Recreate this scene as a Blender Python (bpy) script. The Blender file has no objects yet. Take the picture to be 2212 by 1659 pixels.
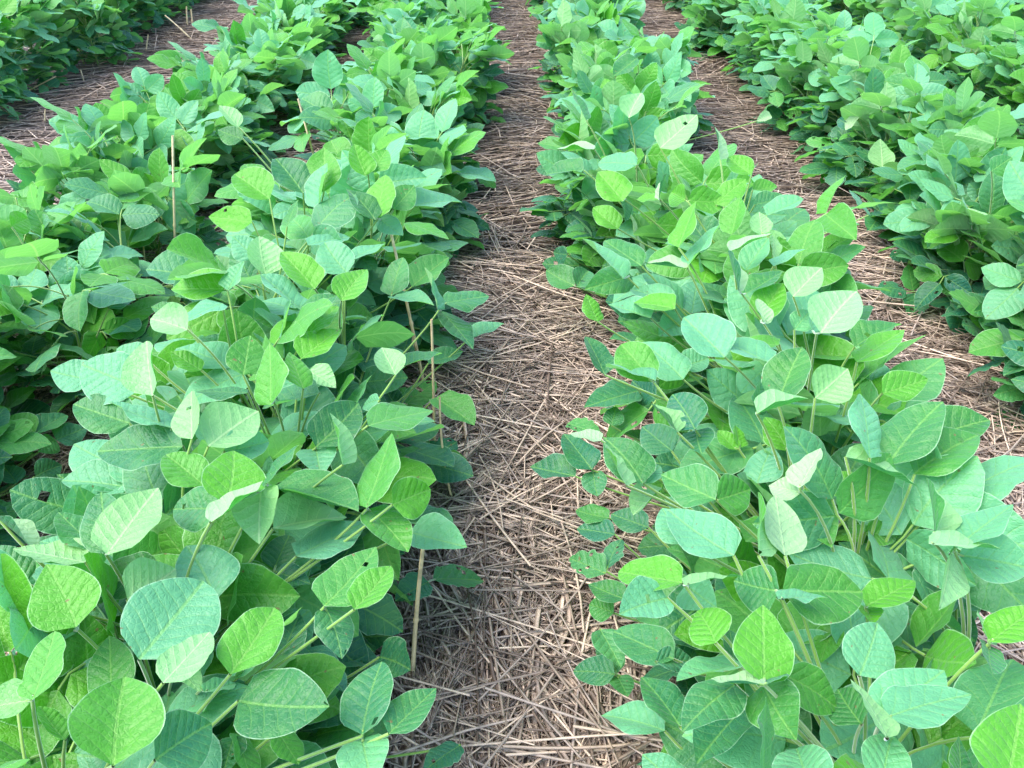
import bpy, math, random
import numpy as np
from mathutils import Matrix, Vector

# ------------------------------------------------------------------ camera
scene = bpy.context.scene
COL = scene.collection
PITCH, YAW, CAMH, FPX = math.radians(33.5), math.radians(-0.37), 0.95, 1840.0
cam_data = bpy.data.cameras.new('camera')
cam = bpy.data.objects.new('camera', cam_data); COL.objects.link(cam)
cam.location = (-0.04, 0.0, CAMH)
cam.rotation_euler = (math.pi/2 - PITCH, 0.0, YAW)
cam_data.lens = FPX/2212*36.0; cam_data.sensor_width = 36.0
cam_data.clip_start = 0.02; cam_data.clip_end = 200
scene.camera = cam
CR = np.array((Matrix.Rotation(YAW, 3, 'Z') @ Matrix.Rotation(math.pi/2 - PITCH, 3, 'X')))
CP = np.array(cam.location)

# ------------------------------------------------------------------ light
SUN_EL, SUN_AZ = math.radians(62), math.radians(-105)     # azimuth measured from +Y towards +X
world = bpy.data.worlds.new('World'); scene.world = world; world.use_nodes = True
wn = world.node_tree
sky = wn.nodes.new('ShaderNodeTexSky'); sky.sky_type = 'NISHITA'; sky.sun_disc = False
sky.sun_elevation = SUN_EL; sky.sun_rotation = SUN_AZ
sky.air_density = 1.0; sky.dust_density = 1.2; sky.ozone_density = 1.0
wn.nodes['Background'].inputs['Strength'].default_value = 0.15
wn.links.new(sky.outputs[0], wn.nodes['Background'].inputs['Color'])
sd = bpy.data.lights.new('sun', 'SUN'); sd.energy = 1.4; sd.angle = math.radians(50); sd.color = (1.0, 0.95, 0.88)
sun = bpy.data.objects.new('sun', sd); COL.objects.link(sun)
sdir = Vector((math.sin(SUN_AZ)*math.cos(SUN_EL), math.cos(SUN_AZ)*math.cos(SUN_EL), math.sin(SUN_EL)))
sun.rotation_euler = sdir.to_track_quat('Z', 'Y').to_euler(); sun.location = sdir*20
scene.view_settings.view_transform = 'Standard'; scene.view_settings.look = 'None'
scene.view_settings.exposure = 2.3; scene.view_settings.gamma = 1.0
scene.cycles.max_bounces = 8; scene.cycles.transmission_bounces = 4; scene.cycles.diffuse_bounces = 3

rng = np.random.default_rng(7); rnd = random.Random(7)

# ------------------------------------------------------------------ materials
class NT:
    def __init__(s, name):
        s.m = bpy.data.materials.new(name); s.m.use_nodes = True
        s.t = s.m.node_tree; s.t.nodes.clear()
        s.out = s.n('ShaderNodeOutputMaterial')
    def n(s, t, **k):
        o = s.t.nodes.new(t)
        for a, b in k.items(): setattr(o, a, b)
        return o
    def l(s, a, b): s.t.links.new(a, b)
    def math(s, op, a, b=None, c=None, clamp=False):
        o = s.n('ShaderNodeMath', operation=op); o.use_clamp = clamp
        for i, x in enumerate((a, b, c)):
            if x is None: continue
            if hasattr(x, 'type'): s.l(x, o.inputs[i])
            else: o.inputs[i].default_value = x
        return o.outputs[0]
    def ramp(s, v, lo, hi):
        o = s.n('ShaderNodeMapRange'); o.interpolation_type = 'SMOOTHSTEP'
        s.l(v, o.inputs[0]); o.inputs[1].default_value = lo; o.inputs[2].default_value = hi
        return o.outputs[0]
    def mix(s, f, a, b, mode='MIX'):
        o = s.n('ShaderNodeMix', data_type='RGBA', blend_type=mode)
        for i, x in ((0, f), (6, a), (7, b)):
            if hasattr(x, 'type'): s.l(x, o.inputs[i])
            elif i == 0: o.inputs[0].default_value = x
            else: o.inputs[i].default_value = (*x, 1)
        return o.outputs[2]
    def noise(s, vec, scale, detail=2.0):
        o = s.n('ShaderNodeTexNoise'); o.inputs['Scale'].default_value = scale; o.inputs['Detail'].default_value = detail
        if vec is not None: s.l(vec, o.inputs['Vector'])
        return o.outputs[0]

def leaf_material():
    t = NT('soybean_leaf')
    uv = t.n('ShaderNodeUVMap', uv_map='blade'); sx = t.n('ShaderNodeSeparateXYZ'); t.l(uv.outputs[0], sx.inputs[0])
    uv2 = t.n('ShaderNodeUVMap', uv_map='margin'); sx2 = t.n('ShaderNodeSeparateXYZ'); t.l(uv2.outputs[0], sx2.inputs[0])
    u = sx.outputs[0]; lat = t.math('ABSOLUTE', t.math('SUBTRACT', sx.outputs[1], 1.0))
    edge = t.math('ABSOLUTE', t.math('SUBTRACT', sx2.outputs[0], 1.0))
    tc = t.n('ShaderNodeTexCoord')
    wob = t.noise(tc.outputs['Object'], 40.0, 1.0)
    info = t.n('ShaderNodeObjectInfo'); geo = t.n('ShaderNodeNewGeometry')
    side = t.math('GREATER_THAN', sx.outputs[1], 1.0)
    tt = t.math('SUBTRACT', t.math('MULTIPLY', u, t.math('ADD', 5.4, t.math('MULTIPLY', info.outputs['Random'], 2.4))), t.math('MULTIPLY', t.math('POWER', lat, 0.85), 1.7))
    tt = t.math('ADD', tt, t.math('MULTIPLY', side, 0.37)); tt = t.math('ADD', tt, t.math('MULTIPLY', wob, 0.7))
    pp = t.math('PINGPONG', tt, 0.5)                                  # 0 at a vein, 0.5 between two
    vein = t.math('SUBTRACT', 1.0, t.ramp(pp, 0.015, 0.07))
    vein = t.math('MULTIPLY', vein, t.math('SUBTRACT', 1.0, t.math('MULTIPLY', t.ramp(edge, 0.6, 0.97), 0.8)))
    rib = t.math('SUBTRACT', 1.0, t.ramp(lat, 0.02, 0.055))
    v1 = t.math('MAXIMUM', t.math('MULTIPLY', vein, 0.55), rib)
    vor = t.n('ShaderNodeTexVoronoi', feature='DISTANCE_TO_EDGE'); vor.inputs['Scale'].default_value = 230.0
    t.l(tc.outputs['Object'], vor.inputs['Vector'])
    net = t.math('SUBTRACT', 1.0, t.ramp(vor.outputs[0], 0.0, 0.18))
    # colour of the blade
    r1 = t.math('FRACT', t.math('ADD', info.outputs['Random'], geo.outputs['Random Per Island']))
    r2 = t.math('FRACT', t.math('MULTIPLY', r1, 7.31))
    dark = t.mix(r2, (0.003, 0.092, 0.028), (0.004, 0.110, 0.068))
    col = t.mix(t.ramp(r1, 0.45, 1.0), dark, (0.055, 0.250, 0.012))
    col = t.mix(t.math('MULTIPLY', t.ramp(t.noise(tc.outputs['Object'], 28.0, 3.0), 0.42, 0.7), 0.30), col, (0.075, 0.25, 0.02))
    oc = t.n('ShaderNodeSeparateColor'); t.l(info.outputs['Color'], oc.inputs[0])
    # object colour: R = how much pale grey green, sky sheen painted into the blade, G = how yellow green, 0.5 = as it comes
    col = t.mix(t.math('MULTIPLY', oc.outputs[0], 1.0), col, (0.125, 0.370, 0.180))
    col = t.mix(t.math('MULTIPLY', oc.outputs[1], 1.0), col, (0.080, 0.300, 0.008))
    col = t.mix(t.math('MULTIPLY', v1, 0.42), col, (0.20, 0.42, 0.08))
    col = t.mix(t.math('MULTIPLY', net, 0.08), col, (0.20, 0.42, 0.10))
    margin = t.ramp(edge, 0.955, 0.99)
    col = t.mix(t.math('MULTIPLY', margin, 0.42), col, (0.46, 0.62, 0.42))
    under = t.mix(r2, (0.17, 0.38, 0.11), (0.20, 0.42, 0.17))
    under = t.mix(oc.outputs[2], under, (0.27, 0.42, 0.20))
    under = t.mix(t.math('MULTIPLY', v1, 0.6), under, (0.42, 0.58, 0.27))
    spot = t.math('MULTIPLY', t.ramp(t.noise(tc.outputs['Object'], 120.0, 1.0), 0.76, 0.79), 0.8)
    col = t.mix(spot, col, (0.16, 0.11, 0.04))
    colour = t.mix(geo.outputs['Backfacing'], col, under)
    # relief: the blade puffs up between its veins
    h = t.math('ADD', t.math('MULTIPLY', t.math('SQRT', t.math('MULTIPLY', pp, 2.0)), 0.6), t.math('MULTIPLY', net, -0.16))
    h = t.math('ADD', h, t.math('MULTIPLY', t.noise(tc.outputs['Object'], 150.0, 2.0), 1.2))
    h = t.math('SUBTRACT', h, t.math('MULTIPLY', rib, 0.25))
    bump = t.n('ShaderNodeBump'); bump.inputs['Strength'].default_value = 0.85; bump.inputs['Distance'].default_value = 0.0016
    t.l(h, bump.inputs['Height'])
    p = t.n('ShaderNodeBsdfPrincipled')
    t.l(colour, p.inputs['Base Color']); t.l(bump.outputs[0], p.inputs['Normal'])
    p.inputs['Roughness'].default_value = 0.46; p.inputs['Specular IOR Level'].default_value = 0.42
    p.inputs['Sheen Weight'].default_value = 0.13; p.inputs['Sheen Roughness'].default_value = 0.45
    p.inputs['Sheen Tint'].default_value = (0.75, 1.0, 0.95, 1)
    tr = t.n('ShaderNodeBsdfTranslucent')
    t.l(t.mix(1.0, colour, (1.0, 1.55, 0.55), 'MULTIPLY'), tr.inputs['Color'])
    ms = t.n('ShaderNodeMixShader'); ms.inputs[0].default_value = 0.32
    t.l(p.outputs[0], ms.inputs[1]); t.l(tr.outputs[0], ms.inputs[2]); t.l(ms.outputs[0], t.out.inputs[0])
    return t.m

def stalk_material():
    t = NT('soybean_stalk')
    info = t.n('ShaderNodeObjectInfo'); tc = t.n('ShaderNodeTexCoord')
    c = t.mix(t.noise(tc.outputs['Object'], 30.0), (0.10, 0.22, 0.03), (0.22, 0.36, 0.06))
    p = t.n('ShaderNodeBsdfPrincipled'); t.l(c, p.inputs['Base Color'])
    p.inputs['Roughness'].default_value = 0.55; p.inputs['Sheen Weight'].default_value = 0.7; p.inputs['Sheen Roughness'].default_value = 0.4
    t.l(p.outputs[0], t.out.inputs[0]); return t.m

def straw_material(name, lo, hi, grey):
    t = NT(name)
    geo = t.n('ShaderNodeNewGeometry'); tc = t.n('ShaderNodeTexCoord')
    r = geo.outputs['Random Per Island']
    c = t.mix(t.math('POWER', r, 1.5), lo, hi)
    c = t.mix(t.ramp(t.math('FRACT', t.math('MULTIPLY', r, 13.7)), 0.55, 1.0), c, grey)
    n2 = t.noise(tc.outputs['Object'], 60.0, 3.0)
    c = t.mix(t.math('MULTIPLY', t.ramp(n2, 0.45, 0.72), 0.55), c, tuple(x*0.35 for x in grey))
    p = t.n('ShaderNodeBsdfPrincipled'); t.l(c, p.inputs['Base Color'])
    p.inputs['Roughness'].default_value = 0.5; p.inputs['Specular IOR Level'].default_value = 0.4
    t.l(p.outputs[0], t.out.inputs[0]); return t.m

def soil_material():
    t = NT('dark_soil'); tc = t.n('ShaderNodeTexCoord')
    c = t.mix(t.noise(tc.outputs['Object'], 35.0, 8.0), (0.018, 0.013, 0.012), (0.075, 0.052, 0.040))
    b = t.n('ShaderNodeBump'); b.inputs['Distance'].default_value = 0.02; t.l(t.noise(tc.outputs['Object'], 60.0, 8.0), b.inputs['Height'])
    p = t.n('ShaderNodeBsdfPrincipled'); t.l(c, p.inputs['Base Color']); t.l(b.outputs[0], p.inputs['Normal'])
    p.inputs['Roughness'].default_value = 0.95; t.l(p.outputs[0], t.out.inputs[0]); return t.m

M_LEAF = leaf_material(); M_STALK = stalk_material(); M_SOIL = soil_material()
M_STRAW = straw_material('dry_straw', (0.10, 0.064, 0.045), (0.74, 0.56, 0.42), (0.36, 0.28, 0.235))
M_STUB = straw_material('golden_straw', (0.84, 0.64, 0.30), (0.88, 0.70, 0.36), (0.78, 0.60, 0.34))

# ------------------------------------------------------------------ helpers
def link(name, data, parent=None, mat=None):
    o = bpy.data.objects.new(name, data); COL.objects.link(o)
    if parent is not None: o.parent = parent
    if mat is not None: o.matrix_local = mat
    return o

def mesh_np(name, verts, quads, mats, uv=None, uv2=None, mi=None, smooth=True):
    me = bpy.data.meshes.new(name)
    verts = np.asarray(verts, np.float32); quads = np.asarray(quads, np.int32); n = len(quads); k = quads.shape[1]
    me.vertices.add(len(verts)); me.vertices.foreach_set('co', verts.ravel())
    me.loops.add(n*k); me.loops.foreach_set('vertex_index', quads.ravel())
    me.polygons.add(n); me.polygons.foreach_set('loop_start', np.arange(0, n*k, k, dtype=np.int32))
    me.polygons.foreach_set('loop_total', np.full(n, k, np.int32))
    if uv is not None:
        for nm, a in (('blade', uv), ('margin', uv2)):
            l = me.uv_layers.new(name=nm); l.data.foreach_set('uv', np.asarray(a, np.float32)[quads.ravel()].ravel())
    for m in mats: me.materials.append(m)
    if mi is not None: me.polygons.foreach_set('material_index', np.asarray(mi, np.int32))
    if smooth: me.polygons.foreach_set('use_smooth', np.ones(n, bool))
    me.update(calc_edges=True); return me

def norm(v): v = np.asarray(v, float); return v/(np.linalg.norm(v)+1e-12)

def blade(L, W, P0, a, n, r, nu=10, nv=6, sharp=0.0, fold=0.25, droop=0.12, ragged=0.0, holes=0, tipbend=0.0, ripple=0.035):
    """leaflet surface: verts, quads, uv, uv2. a = axis, n = upper side normal"""
    a = norm(a); n = norm(n - np.dot(n, a)*a); s = np.cross(n, a)
    us = np.linspace(0, 1, nu+1); us = us**0.9
    vs = np.linspace(-1, 1, nv+1); vs = np.sign(vs)*np.abs(vs)**0.85
    pb, pt = r.uniform(0.44, 0.58), r.uniform(0.58, 0.92)+sharp
    hw = (np.clip(us, 0, 1)**pb)*(np.clip(1-us, 0, 1)**pt); hw = hw/((pb/(pb+pt))**pb*(pt/(pb+pt))**pt)
    U, V = np.meshgrid(us, vs, indexing='ij'); HW = np.repeat(hw[:, None], nv+1, 1)
    asym = 1+0.10*r.uniform(-1, 1)*np.sign(V)
    LAT = V*HW
    if ragged:
        nt = 1-ragged*np.maximum(0, np.sin(U*r.uniform(18, 40)+r.uniform(0, 6)))*r.uniform(0.3, 1)*(np.abs(V) > 0.6)
        LAT = LAT*nt
    X = LAT*asym*W/2
    Z = fold*np.abs(LAT)*W/2 - droop*L*U**2 - tipbend*L*np.clip(U-0.6, 0, 1)**2*3
    ph = r.uniform(0, 6.28, 4)
    Z = Z + ripple*L*(np.sin(U*9+ph[0]+V*2)*np.abs(LAT)**1.5 + 0.5*np.sin(U*5+ph[1])*LAT) + 0.05*r.uniform(-1, 1)*L*LAT*U*2
    Z = Z - r.uniform(0.0, 0.30)*np.abs(LAT)**4*W/2 + 0.02*L*r.uniform(0.2, 1)*np.sin(U*r.uniform(14, 22)+ph[2])*np.abs(V)**4*HW
    bend = r.uniform(-0.07, 0.07)*L*(U*(1-U))*2
    Y = U*L
    P = P0 + Y[..., None]*a + (X+bend)[..., None]*s + Z[..., None]*n
    idx = np.arange((nu+1)*(nv+1)).reshape(nu+1, nv+1)
    q = np.stack([idx[:-1, :-1], idx[1:, :-1], idx[1:, 1:], idx[:-1, 1:]], -1).reshape(-1, 4)
    if holes:
        kill = set(int(x) for x in r.integers(0, len(q), holes) if 1 < (x % nv) < nv-1 or r.random() < 0.3)
        q = q[[i for i in range(len(q)) if i not in kill]]
    uv = np.stack([U, LAT+1], -1).reshape(-1, 2); uv2 = np.stack([V+1, U], -1).reshape(-1, 2)
    return P.reshape(-1, 3), q, uv, uv2

def tube(pts, rad, k=5):
    pts = np.asarray(pts, float); n = len(pts); rad = np.broadcast_to(rad, (n,))
    t = np.gradient(pts, axis=0); t /= np.linalg.norm(t, axis=1)[:, None]+1e-12
    ref = np.array([0.3, 0.2, 1.0]) if abs(t[0, 2]) < 0.9 else np.array([1.0, 0.2, 0.1])
    b = np.cross(t, ref); b /= np.linalg.norm(b, axis=1)[:, None]+1e-12; c = np.cross(t, b)
    ang = np.arange(k)*2*math.pi/k
    V = pts[:, None] + rad[:, None, None]*(np.cos(ang)[None, :, None]*b[:, None]+np.sin(ang)[None, :, None]*c[:, None])
    idx = np.arange(n*k).reshape(n, k); nx = np.roll(idx, -1, 1)
    q = np.stack([idx[:-1], nx[:-1], nx[1:], idx[1:]], -1).reshape(-1, 4)
    return V.reshape(-1, 3), q

def merge(parts):
    """parts: list of (verts, quads, uv or None, uv2, mat index)"""
    V, Q, A, B, M, o = [], [], [], [], [], 0
    for v, q, a, b, m in parts:
        V.append(v); Q.append(q+o); M.append(np.full(len(q), m)); o += len(v)
        A.append(np.zeros((len(v), 2)) if a is None else a); B.append(np.zeros((len(v), 2)) if b is None else b)
    return np.concatenate(V), np.concatenate(Q), np.concatenate(A), np.concatenate(B), np.concatenate(M)

def bez(p0, p1, p2, n=7):
    t = np.linspace(0, 1, n)[:, None]; return (1-t)**2*p0+2*t*(1-t)*p1+t*t*p2

# ------------------------------------------------------------------ pool of trifoliate leaves
def trifoliate(r, big=1.0, low=False):
    """origin at the stem, petiole leaving towards +Y. Returns petiole tube and three blades"""
    plen = r.uniform(0.08, 0.15)*(1.0 if not low else 0.9)
    el = r.uniform(0.15, 0.65) if low else r.uniform(0.5, 1.15)
    d = np.array([0, math.cos(el), math.sin(el)])
    J = d*plen + np.array([r.uniform(-0.01, 0.01), 0, -0.01*r.random()])
    pet = bez(np.zeros(3), d*plen*0.55+np.array([0, -0.006, 0.012]), J)
    tilt = r.normal(0.0, 0.40) if low else r.normal(0.45, 0.55)          # blade plane pitched about the sideways axis
    roll = r.normal(0, 0.30)
    f = np.array([0, math.cos(tilt), math.sin(tilt)])    # forward in the blade plane
    n = np.array([math.sin(roll), -math.sin(tilt), math.cos(tilt)]); n = norm(n-np.dot(n, f)*f)
    s = np.cross(f, n)
    out = []
    L0 = r.uniform(0.078, 0.102)*big
    for k in (0, 1, 2):
        ang = (0, 1.35+r.normal(0, 0.15), -1.35+r.normal(0, 0.15))[k]
        a = norm(f*math.cos(ang)+s*math.sin(ang)+n*r.normal(0.0, 0.28))
        nn = norm(n + s*r.normal(0, 0.32) + f*r.normal(0, 0.32) - (s*math.sin(ang)*0.25))
        base = J + (f*0.016 if k == 0 else s*np.sign(math.sin(ang))*0.003)
        L = L0*(1.0 if k == 0 else r.uniform(0.86, 0.98))
        out.append((L, L*r.uniform(0.66, 0.82), base, a, nn))
    return pet, J, f, out

POOL = {}
def make_pool(kind, count, low, big, nu, nv):
    lst = []
    for i in range(count):
        r = np.random.default_rng(1000+i+(500 if low else 0))
        pet, J, f, bl = trifoliate(r, big, low)
        pv, pq = tube(np.vstack([pet, J+f*0.016]), 0.0014*big)
        ms, parts = [], [(pv, pq, None, None, 1)]
        for (L, W, b, a, n) in bl:
            kw = dict(fold=r.uniform(-0.05, 0.55), droop=r.uniform(-0.08, 0.22), tipbend=r.uniform(0, 0.12),
                      ragged=(0.35 if low and r.random() < 0.45 else 0.0), holes=(int(r.integers(1, 4)) if low and r.random() < 0.4 else 0))
            v, q, u1, u2 = blade(L, W, b, a, n, r, nu, nv, **kw)
            parts.append((v, q, u1, u2, 0))
            ms.append(mesh_np('leaflet', v, q, [M_LEAF], u1, u2))
        mv, mq, ma, mb, mm = merge(parts)
        lst.append(dict(pet=mesh_np('leaf', pv, pq, [M_STALK]), lets=ms, whole=mesh_np('leaf', mv, mq, [M_LEAF, M_STALK], ma, mb, mm)))
    POOL[kind] = lst
make_pool('top', 26, False, 1.0, 9, 6)
make_pool('low', 22, True, 0.80, 9, 6)

def add_leaf(plant, kind, i, M, detail, tint=(0, 0, 0, 1)):
    p = POOL[kind][i % len(POOL[kind])]
    if detail:
        o = link('leaf', p['pet'], plant, M)
        for m in p['lets']: c = link('leaflet', m, o); c.color = tint
    else:
        o = link('leaf', p['whole'], plant, M); o.color = tint
    return o

def stem_mesh(h, lean, r):
    p = bez(np.array([0, 0, -0.01]), np.array([lean[0]*0.2, lean[1]*0.2, h*0.5]), np.array([lean[0], lean[1], h]), 7)
    v, q = tube(p, np.linspace(0.0035, 0.0018, 7), 6)
    return mesh_np('stem', v, q, [M_STALK])

# ------------------------------------------------------------------ pixel helpers (photo at 2212 x 1659)
def ray(x, y): return norm(CR @ np.array([(x-1106)/FPX, -(y-829.5)/FPX, -1.0]))
def at_z(x, y, z): d = ray(x, y); return CP + d*((z-CP[2])/d[2])
def project(P):
    c = CR.T @ (np.asarray(P)-CP)
    if c[2] > -0.02: return None
    return 1106+FPX*c[0]/-c[2], 829.5-FPX*c[1]/-c[2], -c[2]

# ------------------------------------------------------------------ ground and mulch
def ground():
    n = 60; xs = np.linspace(-1, 1, n+1); xs = np.sign(xs)*np.abs(xs)**2.2*60
    X, Y = np.meshgrid(xs, xs+2, indexing='ij')
    Z = -0.012+0.008*np.sin(X*3.1)*np.sin(Y*2.3)
    V = np.stack([X, Y, Z], -1).reshape(-1, 3); idx = np.arange((n+1)**2).reshape(n+1, n+1)
    q = np.stack([idx[:-1, :-1], idx[1:, :-1], idx[1:, 1:], idx[:-1, 1:]], -1).reshape(-1, 4)
    o = link('ground', mesh_np('ground', V, q, [M_SOIL])); o['kind'] = 'structure'
    o['label'] = 'dark soil showing between straw pieces'
ground()

def straws(N, xr, yr, lr, rr, zr, angf, seg=2, k=4, tilt=0.06, curve=0.05, fl=(0.45, 1)):
    """N stalks as bent prisms; angf(x, y) gives the lie of the straw (0 = along x)"""
    x = rng.uniform(*xr, N); y = rng.uniform(*yr, N); z = rng.uniform(*zr, N)
    ang = angf(x, y); L = rng.uniform(0, 1, N)**1.5*(lr[1]-lr[0])+lr[0]
    rad = rng.uniform(*rr, N)
    d = np.stack([np.cos(ang), np.sin(ang), rng.normal(0, tilt, N)], -1); d /= np.linalg.norm(d, axis=1)[:, None]
    b = np.stack([-np.sin(ang), np.cos(ang), np.zeros(N)], -1); c = np.cross(d, b)
    t = np.linspace(-0.5, 0.5, seg+1)
    cv = rng.normal(0, curve, N)*L
    C = np.stack([x, y, z], -1)[:, None]+d[:, None]*(t[None, :, None]*L[:, None, None])+b[:, None]*(cv[:, None, None]*(t[None, :, None]**2*4-0.5))
    C[..., 2] = np.maximum(C[..., 2], 0.001)
    a = np.arange(k)*2*math.pi/k+0.4
    flat = rng.uniform(*fl, N)
    off = np.cos(a)[None, None, :, None]*b[:, None, None]+np.sin(a)[None, None, :, None]*(c*flat[:, None])[:, None, None]
    V = C[:, :, None]+off*rad[:, None, None, None]
    V = V.reshape(-1, 3)
    base = (np.arange(N)*(seg+1)*k)[:, None, None]
    i = np.arange(seg)[None, :, None]; j = np.arange(k)[None, None, :]
    j2 = (j+1) % k
    q = np.stack([base+i*k+j, base+i*k+j2, base+(i+1)*k+j2, base+(i+1)*k+j], -1).reshape(-1, 4)
    return V, q

def ears(N, xr, yr, zr, angf):
    """seed heads: pairs of slim grains on a spike with long thin awns, every piece a small prism"""
    out = []; o = 0
    for _ in range(N):
        x, y, z = rng.uniform(*xr), rng.uniform(*yr), rng.uniform(*zr); ang = float(angf(np.array([x]), np.array([y]))[0])+rng.normal(0, 0.5)
        d = norm([math.cos(ang), math.sin(ang), rng.normal(0.02, 0.08)]); b = norm(np.cross([0, 0, 1.0], d)); up = np.cross(d, b)
        P = np.array([x, y, z]); Le = rng.uniform(0.05, 0.085); m = 13
        for i in range(m):
            for sgn in (-1, 1):
                p0 = P+d*Le*i/m; g = norm(d+b*sgn*0.30+up*rng.normal(0.05, 0.2))
                out.append(tube(np.array([p0, p0+g*0.006, p0+g*0.012]), np.array([0.0004, 0.0014, 0.0003]), 4))
                g2 = norm(d+b*sgn*rng.uniform(0.15, 0.5)+up*rng.normal(0.1, 0.22)); al = rng.uniform(0.025, 0.05)
                out.append(tube(np.array([p0+g*0.010, p0+g*0.010+g2*al*0.5, p0+g*0.01+g2*al+np.array([0, 0, -0.003])]), np.array([0.00045, 0.0003, 0.0001]), 3))
    V, Q, o = [], [], 0
    for v, q in out: V.append(v); Q.append(q+o); o += len(v)
    return np.concatenate(V), np.concatenate(Q)

def lie(x, y):
    """close by the straw lies mostly along the path with crossings, further off across it"""
    N = len(x)
    along = 1.45+0.28*np.sin(x*9+y*4)+rng.normal(0, 0.22, N)
    across = 0.10+0.35*np.sin(y*3.1+x*2)+rng.normal(0, 0.30, N)
    p = np.clip((y-0.75)/0.9, 0.15, 0.9)
    a = np.where(rng.random(N) < p, across, along)
    return np.where(rng.random(N) < 0.22, rng.uniform(0, math.pi, N), a)

def cross_lie(x, y): return rng.choice([0.35, -0.45, 1.2, 2.1, -0.15], len(x))+rng.normal(0, 0.28, len(x))

def mulch():
    P = []
    S = 0.76
    def add(v): P.append(v)
    for cx, y0, y1, dens in ((0, 0.45, 2.0, 1.0), (S, 0.45, 2.4, 1.0), (-S, 0.6, 2.4, 0.9)):
        n = int(7200*dens)
        add(straws(int(n*1.2), (cx-0.30, cx+0.30), (y0, y1), (0.12, 0.40), (0.0007, 0.0015), (0.0, 0.022), lie))
        add(straws(n//9, (cx-0.30, cx+0.30), (y0, y1), (0.16, 0.50), (0.0010, 0.0021), (0.022, 0.040), cross_lie, 4, 5, 0.05, 0.04))
        add(straws(n//9, (cx-0.30, cx+0.30), (y0, y1), (0.05, 0.24), (0.0022, 0.0042), (0.008, 0.030), lie, 5, 4, 0.08, 0.10, (0.10, 0.2)))
        add(straws(n//2, (cx-0.30, cx+0.30), (y0, y1), (0.02, 0.08), (0.0004, 0.0010), (0.010, 0.028), lie, 2, 3, 0.15))
    for cx in (0, S, -S, -2.05*S, 2*S):
        add(straws(5200, (cx-0.34, cx+0.34), (1.9, 6.8), (0.08, 0.36), (0.0012, 0.0026), (0.0, 0.028), lie, 2, 3))
    for cx in (-2*S, 2*S):
        add(straws(2200, (cx-0.3, cx+0.3), (0.9, 2.0), (0.08, 0.36), (0.0012, 0.0024), (0.0, 0.028), lie, 2, 3))
    add(straws(7000, (-4.2, 4.2), (0.4, 7.5), (0.08, 0.36), (0.0012, 0.0028), (0.0, 0.022), lie, 2, 3))
    add(ears(70, (-0.2, 0.24), (0.5, 1.3), (0.024, 0.036), lie))
    add(ears(30, (0.58, 0.95), (0.7, 1.6), (0.024, 0.036), lie))
    V, Q, o = [], [], 0
    for v, q in P: V.append(v); Q.append(q+o); o += len(v)
    m = link('straw_mulch', mesh_np('straw_mulch', np.concatenate(V), np.concatenate(Q), [M_STRAW], smooth=True))
    m['kind'] = 'stuff'; m['label'] = 'flattened dry straw and rye heads covering the ground between the rows'; m['category'] = 'straw'
mulch()

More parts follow.
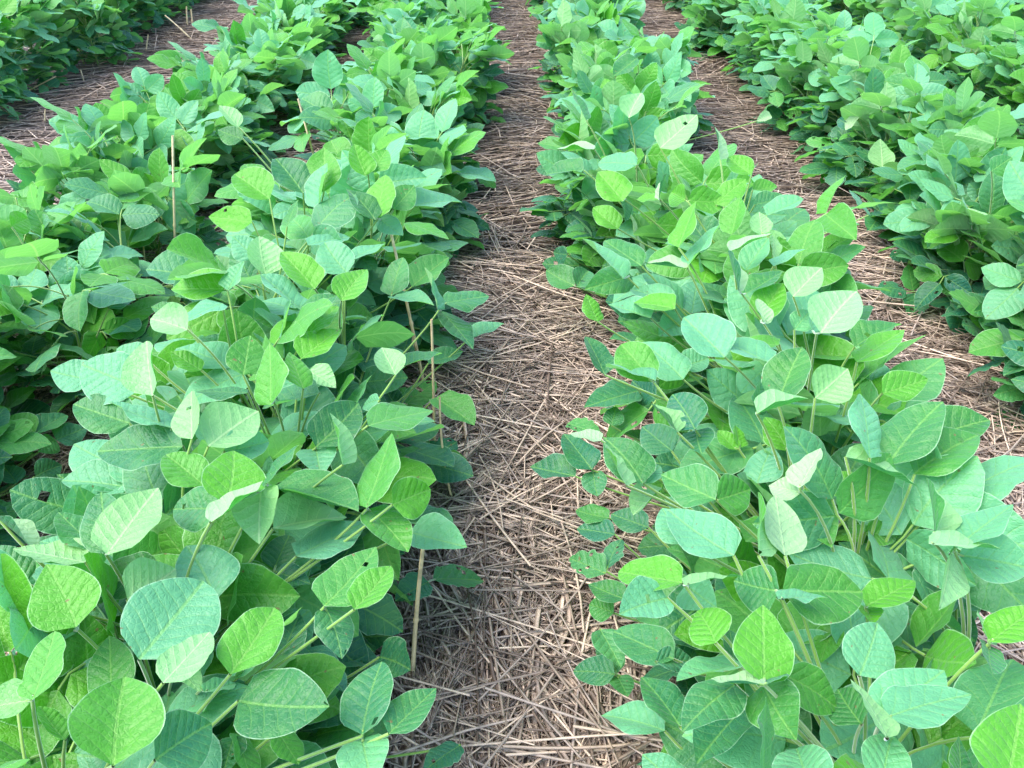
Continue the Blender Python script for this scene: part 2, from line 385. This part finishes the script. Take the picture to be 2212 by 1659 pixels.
# ------------------------------------------------------------------ leaves read off the photograph
# quadrant, then leaflets: base x, base y, tip x, tip y, width, height of the base, look
# look: '' green, 'b' bright yellow green, 'p' pale grey green with sky sheen painted in, 'u' underside seen, 'w' white underside, 'd' dull lower leaf
HERO = {
 'BL': [
 (490,1650,540,1262,400,.41,'b'),(670,1625,920,1460,290,.40,''),(995,1255,1185,950,240,.40,'b'),(1030,1370,1425,1395,290,.38,''),
 (480,1370,470,1085,190,.34,''),(705,1292,905,1060,170,.42,'u'),(600,1190,880,845,380,.39,'p'),(550,930,760,800,190,.38,'u'),
 (700,820,375,880,190,.35,''),(330,1050,200,780,300,.40,'b'),(340,1070,-30,960,260,.35,'p'),(140,1365,240,1068,130,.43,''),
 (140,1365,-70,1400,150,.42,'u'),(370,770,55,712,120,.39,'u'),(465,738,680,436,220,.42,'u'),(460,735,440,470,180,.41,''),
 (930,935,800,690,290,.35,'p'),(1400,960,1625,700,210,.38,''),(1530,975,1690,790,150,.39,''),(1405,965,1485,1170,140,.37,'d'),
 (1210,1190,1290,980,160,.27,'d'),(1565,1515,1640,1180,230,.36,''),(1680,1512,1885,1310,180,.36,''),(1565,1530,1610,1720,230,.35,'p'),
 (1590,180,1872,118,130,.38,''),(1365,272,1550,68,190,.37,''),(1365,280,1385,390,170,.36,'p'),(1480,350,1440,120,60,.40,'u'),
 (1585,535,1697,215,150,.38,''),(1695,522,1870,450,190,.38,'b'),(1590,540,1765,720,150,.36,''),(1280,745,1588,600,140,.35,'p'),
 (1180,625,1500,572,150,.37,'u'),(1180,450,1550,530,110,.37,''),(1130,450,1110,680,190,.41,'u'),(1210,440,1470,520,110,.36,'p'),
 (1142,445,1280,250,55,.42,''),(980,515,1010,272,280,.42,'b'),(910,598,1140,425,45,.43,'w'),(960,540,735,530,190,.40,''),
 (880,440,715,300,170,.40,'b'),(900,270,1120,105,220,.42,'u'),(970,290,1170,238,140,.41,'p'),(790,270,420,292,190,.39,''),
 (830,238,808,20,130,.43,'u'),(560,170,315,85,190,.37,''),(410,700,170,680,90,.28,'p'),(560,450,262,410,150,.31,'p'),
 (440,720,255,540,150,.38,''),(1185,810,1340,860,110,.31,'d'),(1185,800,1250,650,150,.30,'d'),(1650,270,1920,190,100,.24,'d'),
 (1870,845,2097,835,110,.10,'dr'),(1850,855,1710,930,130,.13,'dr'),(1770,640,2014,690,140,.29,'p'),(1015,1520,960,1700,120,.33,''),
 (1020,1510,1100,1720,90,.33,''),(1200,1500,1290,1645,120,.33,''),(740,190,470,80,85,.40,'p'),(1880,60,2050,180,110,.16,'d'),
 (1990,1560,1830,1659,90,.10,'dr'),(860,1300,900,1010,120,.33,'d'),(880,1330,1020,1290,60,.36,'p'),(760,1230,870,1320,70,.36,'u'),
 (280,1540,170,1390,100,.36,'b'),(285,1530,330,1420,60,.36,'b'),(1190,620,1090,800,150,.28,'d'),(1640,1180,1760,1230,200,.2,'d'),
 (0,590,170,720,40,.40,'w'),(110,860,-30,700,150,.37,''),(690,1560,740,1330,140,.30,'p'),(1320,1140,1490,1330,130,.25,'d'),
 (1070,40,840,30,60,.40,''),(1380,40,1130,100,80,.40,''),(1640,70,1560,90,70,.36,'p'),(150,215,20,140,120,.14,'d'),(150,215,290,120,90,.14,'d'),
 (140,300,20,260,100,.10,'d'),(240,240,380,180,110,.12,'d'),(240,240,170,290,100,.12,'d'),(70,430,10,350,90,.10,'d'),(150,400,270,350,120,.12,'d')],
 'BR': [
 (545,30,312,85,105,.22,''),(790,195,690,40,180,.40,''),(795,200,820,305,150,.38,''),(715,210,605,75,60,.40,'u'),
 (345,370,225,200,140,.19,''),(275,400,75,345,105,.18,'d'),(350,375,370,485,110,.18,'d'),(385,245,248,215,45,.38,'w'),
 (565,430,400,207,180,.37,''),(495,440,388,250,50,.38,'u'),(570,430,640,350,80,.36,'p'),(690,290,560,170,150,.30,'d'),
 (1055,130,1080,-20,70,.42,''),(1060,128,1278,48,65,.43,'u'),(1190,290,1095,130,120,.35,'b'),(880,500,640,385,190,.40,''),
 (885,500,1030,455,190,.40,''),(958,742,672,535,210,.41,'p'),(760,690,650,520,150,.38,'p'),(1250,470,1110,440,120,.44,'w'),(1240,450,1322,265,100,.45,'w'),
 (1180,742,1150,470,170,.42,'w'),(1065,742,1072,465,80,.43,'u'),(1270,450,1385,698,185,.38,''),(1060,430,1120,258,160,.34,'p'),
 (1625,350,1860,66,230,.42,''),(1740,390,2020,195,230,.41,''),(1800,240,2063,160,190,.40,''),(1440,315,1762,430,65,.44,'u'),
 (1545,320,1520,35,130,.44,'p'),(1825,660,1812,400,60,.45,'u'),(1800,690,2120,705,70,.46,'u'),(1910,710,2150,490,150,.44,'p'),
 (1930,740,2240,800,230,.43,'p'),(1893,720,1872,980,55,.44,'u'),(1155,895,960,850,220,.41,''),(1168,895,1515,900,270,.41,''),
 (1150,930,1365,912,45,.43,'p'),(735,860,452,785,155,.40,'b'),(745,870,985,798,50,.42,'u'),(670,925,460,1000,180,.39,'p'),
 (750,870,880,965,180,.35,'p'),(880,1120,790,965,210,.40,'b'),(1090,1295,1080,958,245,.42,'b'),(1090,1302,860,1278,35,.43,'w'),
 (1090,1300,1172,1240,35,.43,''),(962,1300,735,1500,185,.40,''),(1085,1300,1225,1530,250,.40,''),(1180,1260,1425,1400,190,.38,''),
 (1085,1700,1100,1352,70,.42,''),(1500,1260,1580,1030,230,.39,'p'),(1590,1430,1870,1215,250,.40,'p'),(1620,1440,1985,1350,190,.41,'p'),
 (1620,1530,1485,1258,90,.42,'u'),(1510,1470,1400,1310,200,.36,''),(2065,1115,2260,970,150,.43,'b'),(2062,1120,2030,975,50,.43,'u'),
 (2060,1130,2075,1255,90,.42,''),(1530,960,1742,830,150,.38,'b'),(1530,965,1560,1025,90,.36,'b'),(2130,1760,2190,1385,330,.43,'b'),
 (1940,1730,1930,1520,100,.42,''),(1300,1770,1220,1550,280,.40,'p'),(1600,1750,1650,1512,220,.39,'p'),(445,1255,262,1240,125,.14,'d'),
 (455,1262,500,1350,95,.13,'d'),(455,1250,370,1120,110,.13,'d'),(660,1500,380,1420,165,.25,'p'),(725,1480,560,1250,170,.29,''),
 (700,1190,440,1075,180,.25,'d'),(405,820,240,740,125,.15,'dr'),(410,800,465,660,80,.15,'dr'),(490,930,330,865,110,.2,''),
 (420,580,275,545,85,.15,'d'),(445,650,280,625,105,.15,'d'),(590,620,430,565,115,.2,'d'),(740,1760,560,1580,170,.28,'p'),
 (1000,1400,800,1650,200,.33,''),(970,285,888,200,70,.34,'b'),(985,275,965,180,60,.34,'b'),(1525,640,1670,655,100,.35,'b'),
 (1525,640,1430,635,60,.35,'b'),(1830,1130,1790,900,160,.28,'d'),(1900,1170,1990,1000,140,.26,'d'),(650,450,520,560,65,.33,'u'),
 (380,1060,470,1230,130,.2,'d'),(1000,1210,710,1290,90,.36,'p'),(960,1210,940,1060,100,.33,'d'),(1360,480,1470,380,110,.33,'b'),
 (1190,260,1340,250,70,.36,'b'),(1240,240,1380,190,110,.3,'d'),(620,1200,780,1200,100,.25,'d'),(440,990,330,950,110,.17,'d'),
 (1920,970,2030,900,110,.3,'p'),(240,170,380,210,70,.17,'dr'),(430,180,450,90,90,.2,'d'),(1400,1050,1330,1190,110,.33,'b')],
 'TL': [
 (980,1250,728,1235,145,.40,'b'),(985,1255,1055,1125,70,.41,'p'),(960,1310,738,1400,65,.41,'p'),(1360,1250,1220,1070,135,.40,'b'),
 (1150,1190,1120,1020,150,.41,'u'),(1475,1300,1585,1150,135,.40,'b'),(1310,1350,1135,1170,85,.39,'p'),(1310,1345,1447,1258,55,.40,''),
 (1310,1470,1455,1305,110,.39,'b'),(1300,1550,1465,1415,120,.39,'b'),(1690,1290,1873,1300,50,.30,'p'),(1690,1280,1740,1110,110,.30,'d'),
 (1780,1240,1940,1110,120,.28,'d'),(1920,1310,2112,1285,75,.30,''),(1890,1340,1850,1150,30,.32,'p'),(1900,1340,2050,1500,60,.28,''),
 (2020,1470,2175,1385,55,.22,'p'),(1090,960,903,940,115,.40,'b'),(1165,860,1010,745,150,.42,'b'),(1310,835,1190,680,150,.42,''),
 (1400,830,1400,635,160,.42,'b'),(1375,900,1410,702,55,.41,'p'),(1580,760,1530,620,110,.42,'b'),(1600,745,1670,635,110,.42,''),
 (1620,950,1500,800,110,.40,''),(1640,940,1660,750,110,.40,'b'),(1700,905,1790,800,115,.40,''),(1640,945,1740,1010,90,.38,'p'),
 (1790,890,2000,850,80,.34,'p'),(1760,960,1942,1020,40,.33,''),(1500,1180,1400,1040,160,.38,'p'),(1500,1130,1665,1040,55,.39,'p'),
 (1330,1060,1510,1008,60,.40,'p'),(1100,1110,1005,1020,120,.36,'p'),(1240,980,1285,860,50,.41,''),(640,1560,500,1500,120,.36,'p'),
 (610,1680,350,1570,230,.39,'p'),(660,1710,640,1475,120,.44,'u'),(400,1640,215,1600,150,.36,'p'),(810,1425,645,1370,140,.42,'u'),
 (770,1350,650,1320,70,.38,''),(870,1600,738,1520,85,.36,'b'),(1050,1620,1080,1450,185,.41,''),(1170,1750,1160,1478,140,.42,''),
 (1310,1680,1260,1508,115,.42,'b'),(1330,1600,1450,1670,90,.40,'u'),(1710,1620,1650,1495,130,.36,'u'),(1850,1570,2000,1520,80,.2,'d'),
 (1750,1580,1910,1520,60,.3,''),(700,590,850,660,70,.38,'b'),(1050,600,940,560,90,.38,''),(900,570,930,490,60,.42,'w'),(1030,550,950,450,60,.42,'u'),
 (150,1130,-20,1080,110,.38,'b'),(110,1450,30,1290,130,.34,'p'),(180,1440,285,1260,100,.38,''),(300,1030,210,880,130,.36,''),
 (410,1020,310,900,150,.34,'p'),(440,1030,510,900,60,.36,''),(440,1020,585,1010,70,.34,'p'),(470,1330,575,1260,90,.25,'d'),
 (220,1030,150,900,120,.36,''),(50,980,130,940,110,.38,'b'),(1190,1720,1250,1600,130,.38,'p'),(90,1540,300,1500,110,.2,'d'),(0,1659,40,1560,90,.25,'b')],
 'TR': [
 (1335,1440,1490,1255,215,.46,'u'),(1215,1282,1340,1155,150,.44,'u'),(1000,1275,1170,1160,85,.42,''),(1070,1390,1170,1212,135,.40,'b'),
 (982,1260,930,1085,25,.46,'w'),(940,1085,1130,1010,30,.46,'w'),(1125,1015,1132,1120,50,.43,'u'),(1130,1150,1275,1060,45,.43,'p'),
 (1010,1170,1110,1030,100,.41,'p'),(920,1545,740,1350,190,.42,'p'),(705,1335,522,1300,95,.40,'b'),(690,1310,510,1235,105,.38,'p'),
 (600,1375,415,1300,85,.38,'p'),(720,1070,792,868,85,.44,'b'),(760,1150,905,970,60,.42,'p'),(755,1160,575,1135,40,.42,'w'),
 (560,1150,400,1025,120,.41,''),(480,1205,318,1012,50,.42,'p'),(515,1190,320,1235,125,.37,''),(950,1015,985,850,100,.41,''),
 (1080,1015,1070,915,95,.43,'u'),(760,865,925,870,120,.41,'b'),(750,865,685,830,110,.41,'b'),(780,900,888,922,40,.40,'p'),
 (480,870,370,735,140,.41,'b'),(490,855,485,955,50,.38,''),(460,990,350,900,90,.34,'b'),(640,860,535,850,40,.38,'b'),
 (635,860,662,750,18,.42,'w'),(880,885,1010,768,100,.40,'b'),(1050,885,1188,850,70,.38,''),(1040,820,1145,808,50,.39,'b'),
 (1100,930,1258,855,60,.38,'p'),(1035,755,935,668,85,.42,'b'),(310,735,140,735,60,.36,''),(355,645,193,645,25,.38,'w'),
 (540,712,370,700,75,.40,'p'),(270,1235,148,1170,110,.15,'d'),(280,1240,330,1170,110,.16,'d'),(1490,1565,1692,1410,110,.42,'b'),
 (1480,1500,1680,1385,100,.40,''),(1150,1750,1250,1490,185,.41,''),(1310,1720,1450,1595,190,.43,'u'),(1600,1700,1795,1640,130,.41,''),
 (600,1650,470,1490,170,.41,''),(400,1620,330,1440,110,.36,''),(740,1640,560,1460,170,.37,'p'),(730,1585,850,1545,110,.36,'p'),
 (620,1645,410,1560,50,.42,'p'),(1120,1570,880,1460,85,.42,'p'),(1155,1490,985,1475,70,.42,'b'),(1100,1400,1062,1290,50,.45,'w'),
 (1300,1440,1275,1300,40,.42,'p'),(1220,1425,1290,1340,110,.40,'p'),(1950,1130,1840,1050,105,.34,'b'),(1955,1130,2055,1150,125,.34,''),
 (1905,960,1820,820,140,.36,''),(2045,965,1950,900,70,.40,'u'),(1430,775,1360,680,110,.37,'b'),(1435,780,1485,770,60,.36,''),
 (1600,725,1590,600,105,.38,'u'),(640,640,800,490,130,.46,'u'),(505,510,560,400,100,.44,'u'),(900,690,890,540,40,.44,'w'),
 (370,1390,320,1270,70,.34,'b'),(240,1100,180,1090,80,.15,'d'),(220,640,110,620,60,.16,'d'),(320,520,260,390,40,.42,''),(540,250,440,330,70,.40,''),
 (2070,740,2160,680,100,.38,''),(1540,930,1470,810,14,.32,''),(1120,500,1060,520,40,.3,'w'),(1490,500,1440,560,40,.4,'w')],
}
OFF = {'BL': (0, 829.5), 'BR': (1106, 829.5), 'TL': (0, 0), 'TR': (1106, 0)}
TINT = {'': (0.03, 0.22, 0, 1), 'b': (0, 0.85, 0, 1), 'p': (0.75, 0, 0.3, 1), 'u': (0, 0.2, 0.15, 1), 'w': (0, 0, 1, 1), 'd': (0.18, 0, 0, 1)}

heroes = []
for quad, rows in HERO.items():
    ox, oy = OFF[quad]
    for (bx, by, tx, ty, w, z, look) in rows:
        bx, by, tx, ty, w = bx/2+ox, by/2+oy, tx/2+ox, ty/2+oy, w/2
        P0 = at_z(bx, by, z)
        if 0.60 < abs(P0[0]) < 0.92:
            dd = ray(bx, by); tt = (math.copysign(0.95, P0[0])-CP[0])/dd[0]; z2 = (CP+dd*tt)[2]
            if z2 > 0.05: P0 = CP+dd*tt; z = z2
        depth = project(P0)[2]
        d = ray(tx, ty); tca = np.dot(P0-CP, d); foot = CP+d*tca
        mn = np.linalg.norm(foot-P0)
        wm = w/FPX*depth
        L = max(mn/0.90*1.05, min(wm*1.15, 0.095)); L = max(L, 0.035)
        half = math.sqrt(max(L*L-mn*mn, 0))
        c1, c2 = foot+d*half, foot-d*half
        P1 = min((c1, c2), key=lambda p: abs(p[2]-(z-0.005)))
        a = norm(P1-P0)
        v = norm(CP-P0); n0 = norm(v-np.dot(v, a)*a)
        W = max(L*0.66, wm*1.12); W = min(W, L*0.86)
        cf = min(1.0, wm/W*1.02)
        ph = math.acos(cf); sxx = np.cross(a, n0)
        cands = [n0*math.cos(ph)+sxx*math.sin(ph)*s for s in (1, -1)]
        n = max(cands, key=lambda q: q[2])
        if look[:1] in ('u', 'w'): n = -n
        heroes.append(dict(P0=P0, P1=P1, a=a, n=n, L=L, W=W, look=look, px=(bx, by), z=z))
# leaflets whose bases meet belong to one leaf
leafs = []
for h in heroes:
    for g in leafs:
        if math.hypot(h['px'][0]-g[0]['px'][0], h['px'][1]-g[0]['px'][1]) < 24 and abs(h['z']-g[0]['z']) < 0.06 and len(g) < 3:
            g.append(h); break
    else: leafs.append([h])

# ------------------------------------------------------------------ the plants, row by row
S = 0.76
ROWS = [(-4.0, 'fourth row left of the central path'), (-2.72, 'dark third row left of the central path'), (-1.38, 'second row left of the central path'),
        (-0.5, 'row just left of the central path'), (0.5, 'row just right of the central path'), (1.46, 'second row right of the central path'),
        (2.35, 'third row right of the central path'), (3.3, 'fourth row right of the central path'), (4.25, 'fifth row right of the central path')]
def seen(x, y, m=60):
    for z in (0.05, 0.36):
        for dx in (-0.16, 0, 0.16):
            p = project((x+dx, y, z))
            if p and -m < p[0] < 2212+m and -m < p[1] < 1659+m: return True
    return False
plants = []
for ri, (rx, rname) in enumerate(ROWS):
    y = 0.22+0.03*ri
    while y < 7.2:
        step = 0.092 if abs(rx) < 1 else 0.105
        if y > 1.8: step = 0.118
        if y > 3.2: step = 0.15
        y += step*rng.uniform(0.85, 1.15)
        x = rx*S*((((0.80 if y > 1.6 else 0.85) if rx > 0 else (0.86 if y > 1.6 else 0.90)) if y > 0.85 else 0.95) if abs(rx) < 1 else 1)+(0.055 if y > 1.3 else 0.035)*rng.normal()+(rx*(0.22 if y > 1.4 else 0.10)*(int(y*50) % 2) if abs(rx) < 1 and y > 0.85 else 0)-(math.copysign(0.09, rx)*(int(y*50) % 2) if -2 < rx < -1 else 0)
        if seen(x, y): plants.append(dict(x=x, y=y, row=ri, hero=[]))
print('plants', len(plants))
# each photographed leaf goes to the nearest plant of its row
for g in leafs:
    J = np.mean([h['P0'] for h in g], 0)
    best = min(plants, key=lambda p: (p['x']-J[0])**2*0.5+(p['y']-J[1]-0.0)**2)
    best['hero'].append(g)

# a coarse picture of what the photographed leaves already fill, so that the other top leaves leave them room
GX, GY = 222, 166
cover = np.full((GY, GX), -1.0)
for h in heroes:
    a0 = project(h['P0']); a1 = project(h['P1'])
    for t in np.linspace(0.1, 0.9, 9):
        cx, cy = a0[0]+(a1[0]-a0[0])*t, a0[1]+(a1[1]-a0[1])*t
        rr = h['W']*0.35/a0[2]*FPX*math.sin(math.pi*t)**0.5
        x0, x1, y0, y1 = int((cx-rr)/10), int((cx+rr)/10), int((cy-rr)/10), int((cy+rr)/10)
        cover[max(0, y0):max(0, y1+1), max(0, x0):max(0, x1+1)] = np.maximum(cover[max(0, y0):max(0, y1+1), max(0, x0):max(0, x1+1)], h['z'])
def blocked(P, zmin):
    p = project(P)
    if not p: return False
    i, j = int(p[1]/10), int(p[0]/10)
    if 0 <= i < GY and 0 <= j < GX: return cover[i, j] > -0.5 and P[2] > cover[i, j]-zmin
    return False

def hero_leaf(plant, g, stemtop, base):
    J = np.mean([h['P0'] for h in g], 0)
    Sx = stemtop*0.7+base*0.3
    foot = np.array([Sx[0], Sx[1], max(0.04, J[2]-0.11)])
    away = J-foot
    if np.linalg.norm(away) > 0.15: foot = J-norm(away+np.array([0, 0, 0.05]))*0.15
    foot0 = foot; zs = max(0.03, min(foot[2]-0.03, stemtop[2]*0.8)); q_ = (zs/stemtop[2])**2
    foot = np.array([base[0]+(stemtop[0]-base[0])*q_, base[1]+(stemtop[1]-base[1])*q_, zs])
    mid = foot0*0.55+J*0.45+np.array([math.sin(J[1]*90)*0.010, math.cos(J[0]*80)*0.010, 0.0])
    v, q = tube(bez(foot, mid, J, 9)-base, np.linspace(0.0019, 0.0014, 9), 6); parts = [(v, q)]
    for h in g:
        if np.linalg.norm(h['P0']-J) > 0.003:
            v, q = tube(np.array([J, J*0.5+h['P0']*0.5, h['P0']+h['a']*0.004])-base, 0.0012, 5); parts.append((v, q))
    V, Q, o = [], [], 0
    for v, q in parts: V.append(v); Q.append(q+o); o += len(v)
    lo = link('leaf', mesh_np('leaf', np.concatenate(V), np.concatenate(Q), [M_STALK]), plant)
    for h in g:
        r = np.random.default_rng(int(abs(h['P0'][0])*1e5+h['P0'][1]*1e4))
        under = h['look'][:1] in ('u', 'w')
        fold = r.uniform(0.1, 0.6)*(-1 if under else 1); dr = r.uniform(-0.03, 0.12)*(-1 if under else 1)
        rag = 0.3 if 'r' in h['look'] else 0.0
        v, q, a, b = blade(h['L'], h['W'], h['P0']-base, h['a'], h['n'], r, 14, 8, sharp=0.12, fold=fold, droop=dr, ragged=rag,
                           holes=(3 if 'r' in h['look'] else (1 if r.random() < 0.12 else 0)), ripple=0.032)
        c = link('leaflet', mesh_np('leaflet', v, q, [M_LEAF], a, b), lo)
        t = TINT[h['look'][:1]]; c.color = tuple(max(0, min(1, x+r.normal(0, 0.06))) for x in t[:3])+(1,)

STUBS = [(380,655,373,293),(322,655,304,470),(716,470,644,213),(925,870,843,497),(938,900,932,690),(985,1000,950,858),(889,1480,915,1170)]
SEGS = []
for sg in STUBS:
    B_ = at_z(sg[0], sg[1], 0.0); SEGS.append((np.array(sg[:2], float), np.array(sg[2:], float), B_[1]))
def hides_stub(P, rad=0.055):
    p = project(P)
    if not p: return False
    c = np.array(p[:2])
    for A, B, yy in SEGS:
        if P[1] > yy+0.03: continue
        t = np.clip(np.dot(c-A, B-A)/np.dot(B-A, B-A), 0, 1)
        if t > 0.25 and np.linalg.norm(A+(B-A)*t-c) < rad/p[2]*FPX: return True
    return False

CNT = {}
ORD = ['first', 'second', 'third', 'fourth', 'fifth', 'sixth', 'seventh', 'eighth', 'ninth', 'tenth', 'eleventh', 'twelfth', 'thirteenth', 'fourteenth']
def build_plant(p):
    ri = p['row']; r = np.random.default_rng(int(p['y']*10000)+ri*77777)
    o = link('soybean_plant', None); base = np.array([p['x'], p['y'], 0.0]); o.location = base
    near = p['y'] < 1.45 and abs(p['x']) < 1.3
    h = r.uniform(0.27, 0.32) if near else r.uniform(0.20, 0.26)
    if ROWS[ri][0] == 1.46 and p['y'] < 2.2: h *= 0.9
    if ROWS[ri][0] < -1: h *= 0.84 if ROWS[ri][0] > -2 else 1.15
    lean = (r.normal(0, 0.03), r.normal(0, 0.02))
    sm = stem_mesh(h, lean, r); link('stem', sm, o)
    top = np.array([p['x']+lean[0], p['y']+lean[1], h])
    heroic = near and p['y'] < 1.35
    nn = 34 if near else (38 if p['y'] < 3.2 else 46)
    az0 = r.uniform(0, 6.28)
    for i in range(nn):
        t = (i+0.6)/nn
        low = t < (0.62 if near else 0.5)
        az = az0+i*math.pi*0.93+r.normal(0, 0.35)
        # lean away from the crowded row line: turn petioles towards the alleys
        ax, ay = math.cos(az), math.sin(az)*(0.7 if not low else 0.4)
        az = math.atan2(ay, ax)
        zz = 0.02+(h-0.02)*t**1.1
        tt = zz/h; sx, sy = lean[0]*tt*tt, lean[1]*tt*tt
        sc = r.uniform(0.9, 1.12)*(1.0 if not low else (0.85+0.3*t))
        if not near: sc *= 1.0 if p['y'] < 2.0 else 0.97
        M = Matrix.Translation((sx, sy, zz)) @ Matrix.Rotation(az-math.pi/2, 4, 'Z') @ Matrix.Rotation(r.normal(0, 0.18), 4, 'X') @ Matrix.Diagonal((sc, sc, sc, 1))
        if low:
            M = M @ Matrix.Diagonal((1.16, 1.16, 1.0, 1))
        kind = 'low' if low else 'top'; k = int(r.integers(0, 1000))
        if near:
            Pj = base+np.array(M @ Vector((0, 0.10, 0.07 if low else 0.10)))
            if blocked(Pj, 0.04) or (not low and blocked(base+np.array(M @ Vector((0, 0.17, 0.12))), 0.03)): 
                M = Matrix.Translation((sx, sy, zz*0.86)) @ Matrix.Rotation(az-math.pi/2, 4, 'Z') @ Matrix.Rotation(-0.30 if not low else -0.2, 4, 'X') @ Matrix.Diagonal((sc*0.9, sc*0.9, sc*0.85, 1))
        Pj = base+np.array(M @ Vector((0, 0.15, 0.05)))
        if near and abs(ROWS[ri][0]) < 1 and p['y'] < 1.2 and abs(Pj[0]) > (0.50 if Pj[0] > 0 else 0.60): continue
        if hides_stub(base+np.array(M @ Vector((0, 0.14, 0.04 if low else 0.11)))): continue
        g = float(r.random())
        if low: tint = (0.22*g, 0.0, 0.0, 1)  # lower leaves stay dark green, canopy shade put into their tint
        else: tint = ((0.8, 0.0, 0.4, 1) if g < (0.33 if near else 0.50) else (0.0, 0.7, 0.3, 1) if g > (0.64 if near else 0.66) else (0.3, 0.15, 0.2, 1))  # pale tint paints sky sheen on top leaves, more of them far off
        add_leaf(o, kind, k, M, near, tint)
    for g in p['hero']: hero_leaf(o, g, top, base)
    # words
    row = ROWS[ri][1]; CNT[ri] = CNT.get(ri, 0)+1; k = CNT[ri]
    o['category'] = 'soybean plant'
    if abs(ROWS[ri][0]) < 1 and k <= 14:
        o['label'] = 'soybean plant, %s from the bottom in the %s' % (ORD[k-1], row)
    elif abs(ROWS[ri][0]) < 2 and k <= 10:
        o['label'] = 'soybean plant %s from the near end, %s' % (ORD[k-1], row)
    else:
        part = 'middle' if p['y'] < 2.3 else 'far'
        o['label'] = 'soybean plant in the %s part of the %s' % (part, row)
    o['group'] = 'soybean plants in the %s' % row
    return o
for p in plants: build_plant(p)

# ------------------------------------------------------------------ straw stalks still standing
def stub(x0, y0, x1, y1, wpx, label, zbase=0.0, dark=0.0, leafy=False):
    """x0,y0 = foot on the ground, x1,y1 = top"""
    B = at_z(x0, y0, zbase); d = ray(x1, y1); t = (B[1]-CP[1])/d[1]; T = CP+d*t
    if T[2] < 0: T = at_z(x1, y1, 0.05)
    dep = project(B*0.4+T*0.6)[2]; rad = wpx*0.42/FPX*dep
    r = np.random.default_rng(int(x0*7+y0))
    mid = (B+T)/2+np.array([r.normal(0, 0.006), 0, 0])
    pts = bez(B-np.array([0, 0, 0.01]), mid, T, 9)-B
    v, q = tube(pts, np.linspace(1.12, 0.85, 9)*rad, 7)
    # end cap ring pulled in and a joint on the stalk
    o = link('straw_stalk', None); o.location = B
    link('stem', mesh_np('stem', v, q, [M_STUB]), o)
    k = pts[4]; kv, kq = tube(np.array([k-norm(T-B)*rad*2, k, k+norm(T-B)*rad*2]), np.array([rad*1.05, rad*1.4, rad*1.05]), 7)
    link('joint', mesh_np('joint', kv, kq, [M_STUB]), o)
    if leafy:
        c = pts[2]; e = np.array([-0.02, -0.01, 0.07])
        bv, bq, a, b = blade(0.085, 0.008, c, e, np.array([1, -0.6, 0.2]), r, 8, 2, fold=0.3, droop=-0.2)
        link('dry_leaf', mesh_np('dry_leaf', bv, bq, [M_STUB], a, b), o)
    o['label'] = label; o['category'] = 'straw stalk'; o['group'] = 'straw stalks standing between the plants'
stub(380, 655, 373, 293, 6.5, 'tall pale straw stalk standing upright left of the near left row')
stub(322, 655, 304, 470, 4, 'thin brown straw stalk just left of the tall pale one')
stub(716, 470, 644, 213, 6, 'slanting straw stalk rising between the two left rows')
stub(925, 870, 843, 497, 8, 'leaning straw stalk with a peeling dry leaf at the left row edge', leafy=True)
stub(938, 1010, 932, 690, 7, 'upright straw stalk beside the leaning stalk with peeling leaf')
stub(985, 1105, 950, 858, 6, 'slim pale straw stalk leaning over the left edge of the central path')
stub(889, 1480, 915, 1170, 12, 'thick golden straw stub nearest the bottom at the left edge of the central path')
stub(500, 515, 397, 487, 5, 'short straw stalk lying at a low slant between the left rows', zbase=0.10)
stub(406, 62, 403, 14, 4, 'left one of two short pale stubs near the top left straw strip')
stub(419, 66, 413, 20, 4, 'right one of two short pale stubs near the top left straw strip')
stub(313, 118, 320, 75, 3.5, 'lone pale stub in the middle of the top left straw strip')
stub(183, 180, 174, 150, 3, 'small stub under the dark leaves of the top left row')
stub(33, 206, 121, 165, 3.5, 'long straw leaning out of the dark top left row')
stub(424, 92, 356, 33, 4, 'straw leaning left across the far end of the top left straw strip')
stub(98, 275, 98, 236, 3.5, 'short upright stub at the near end of the top left straw strip')
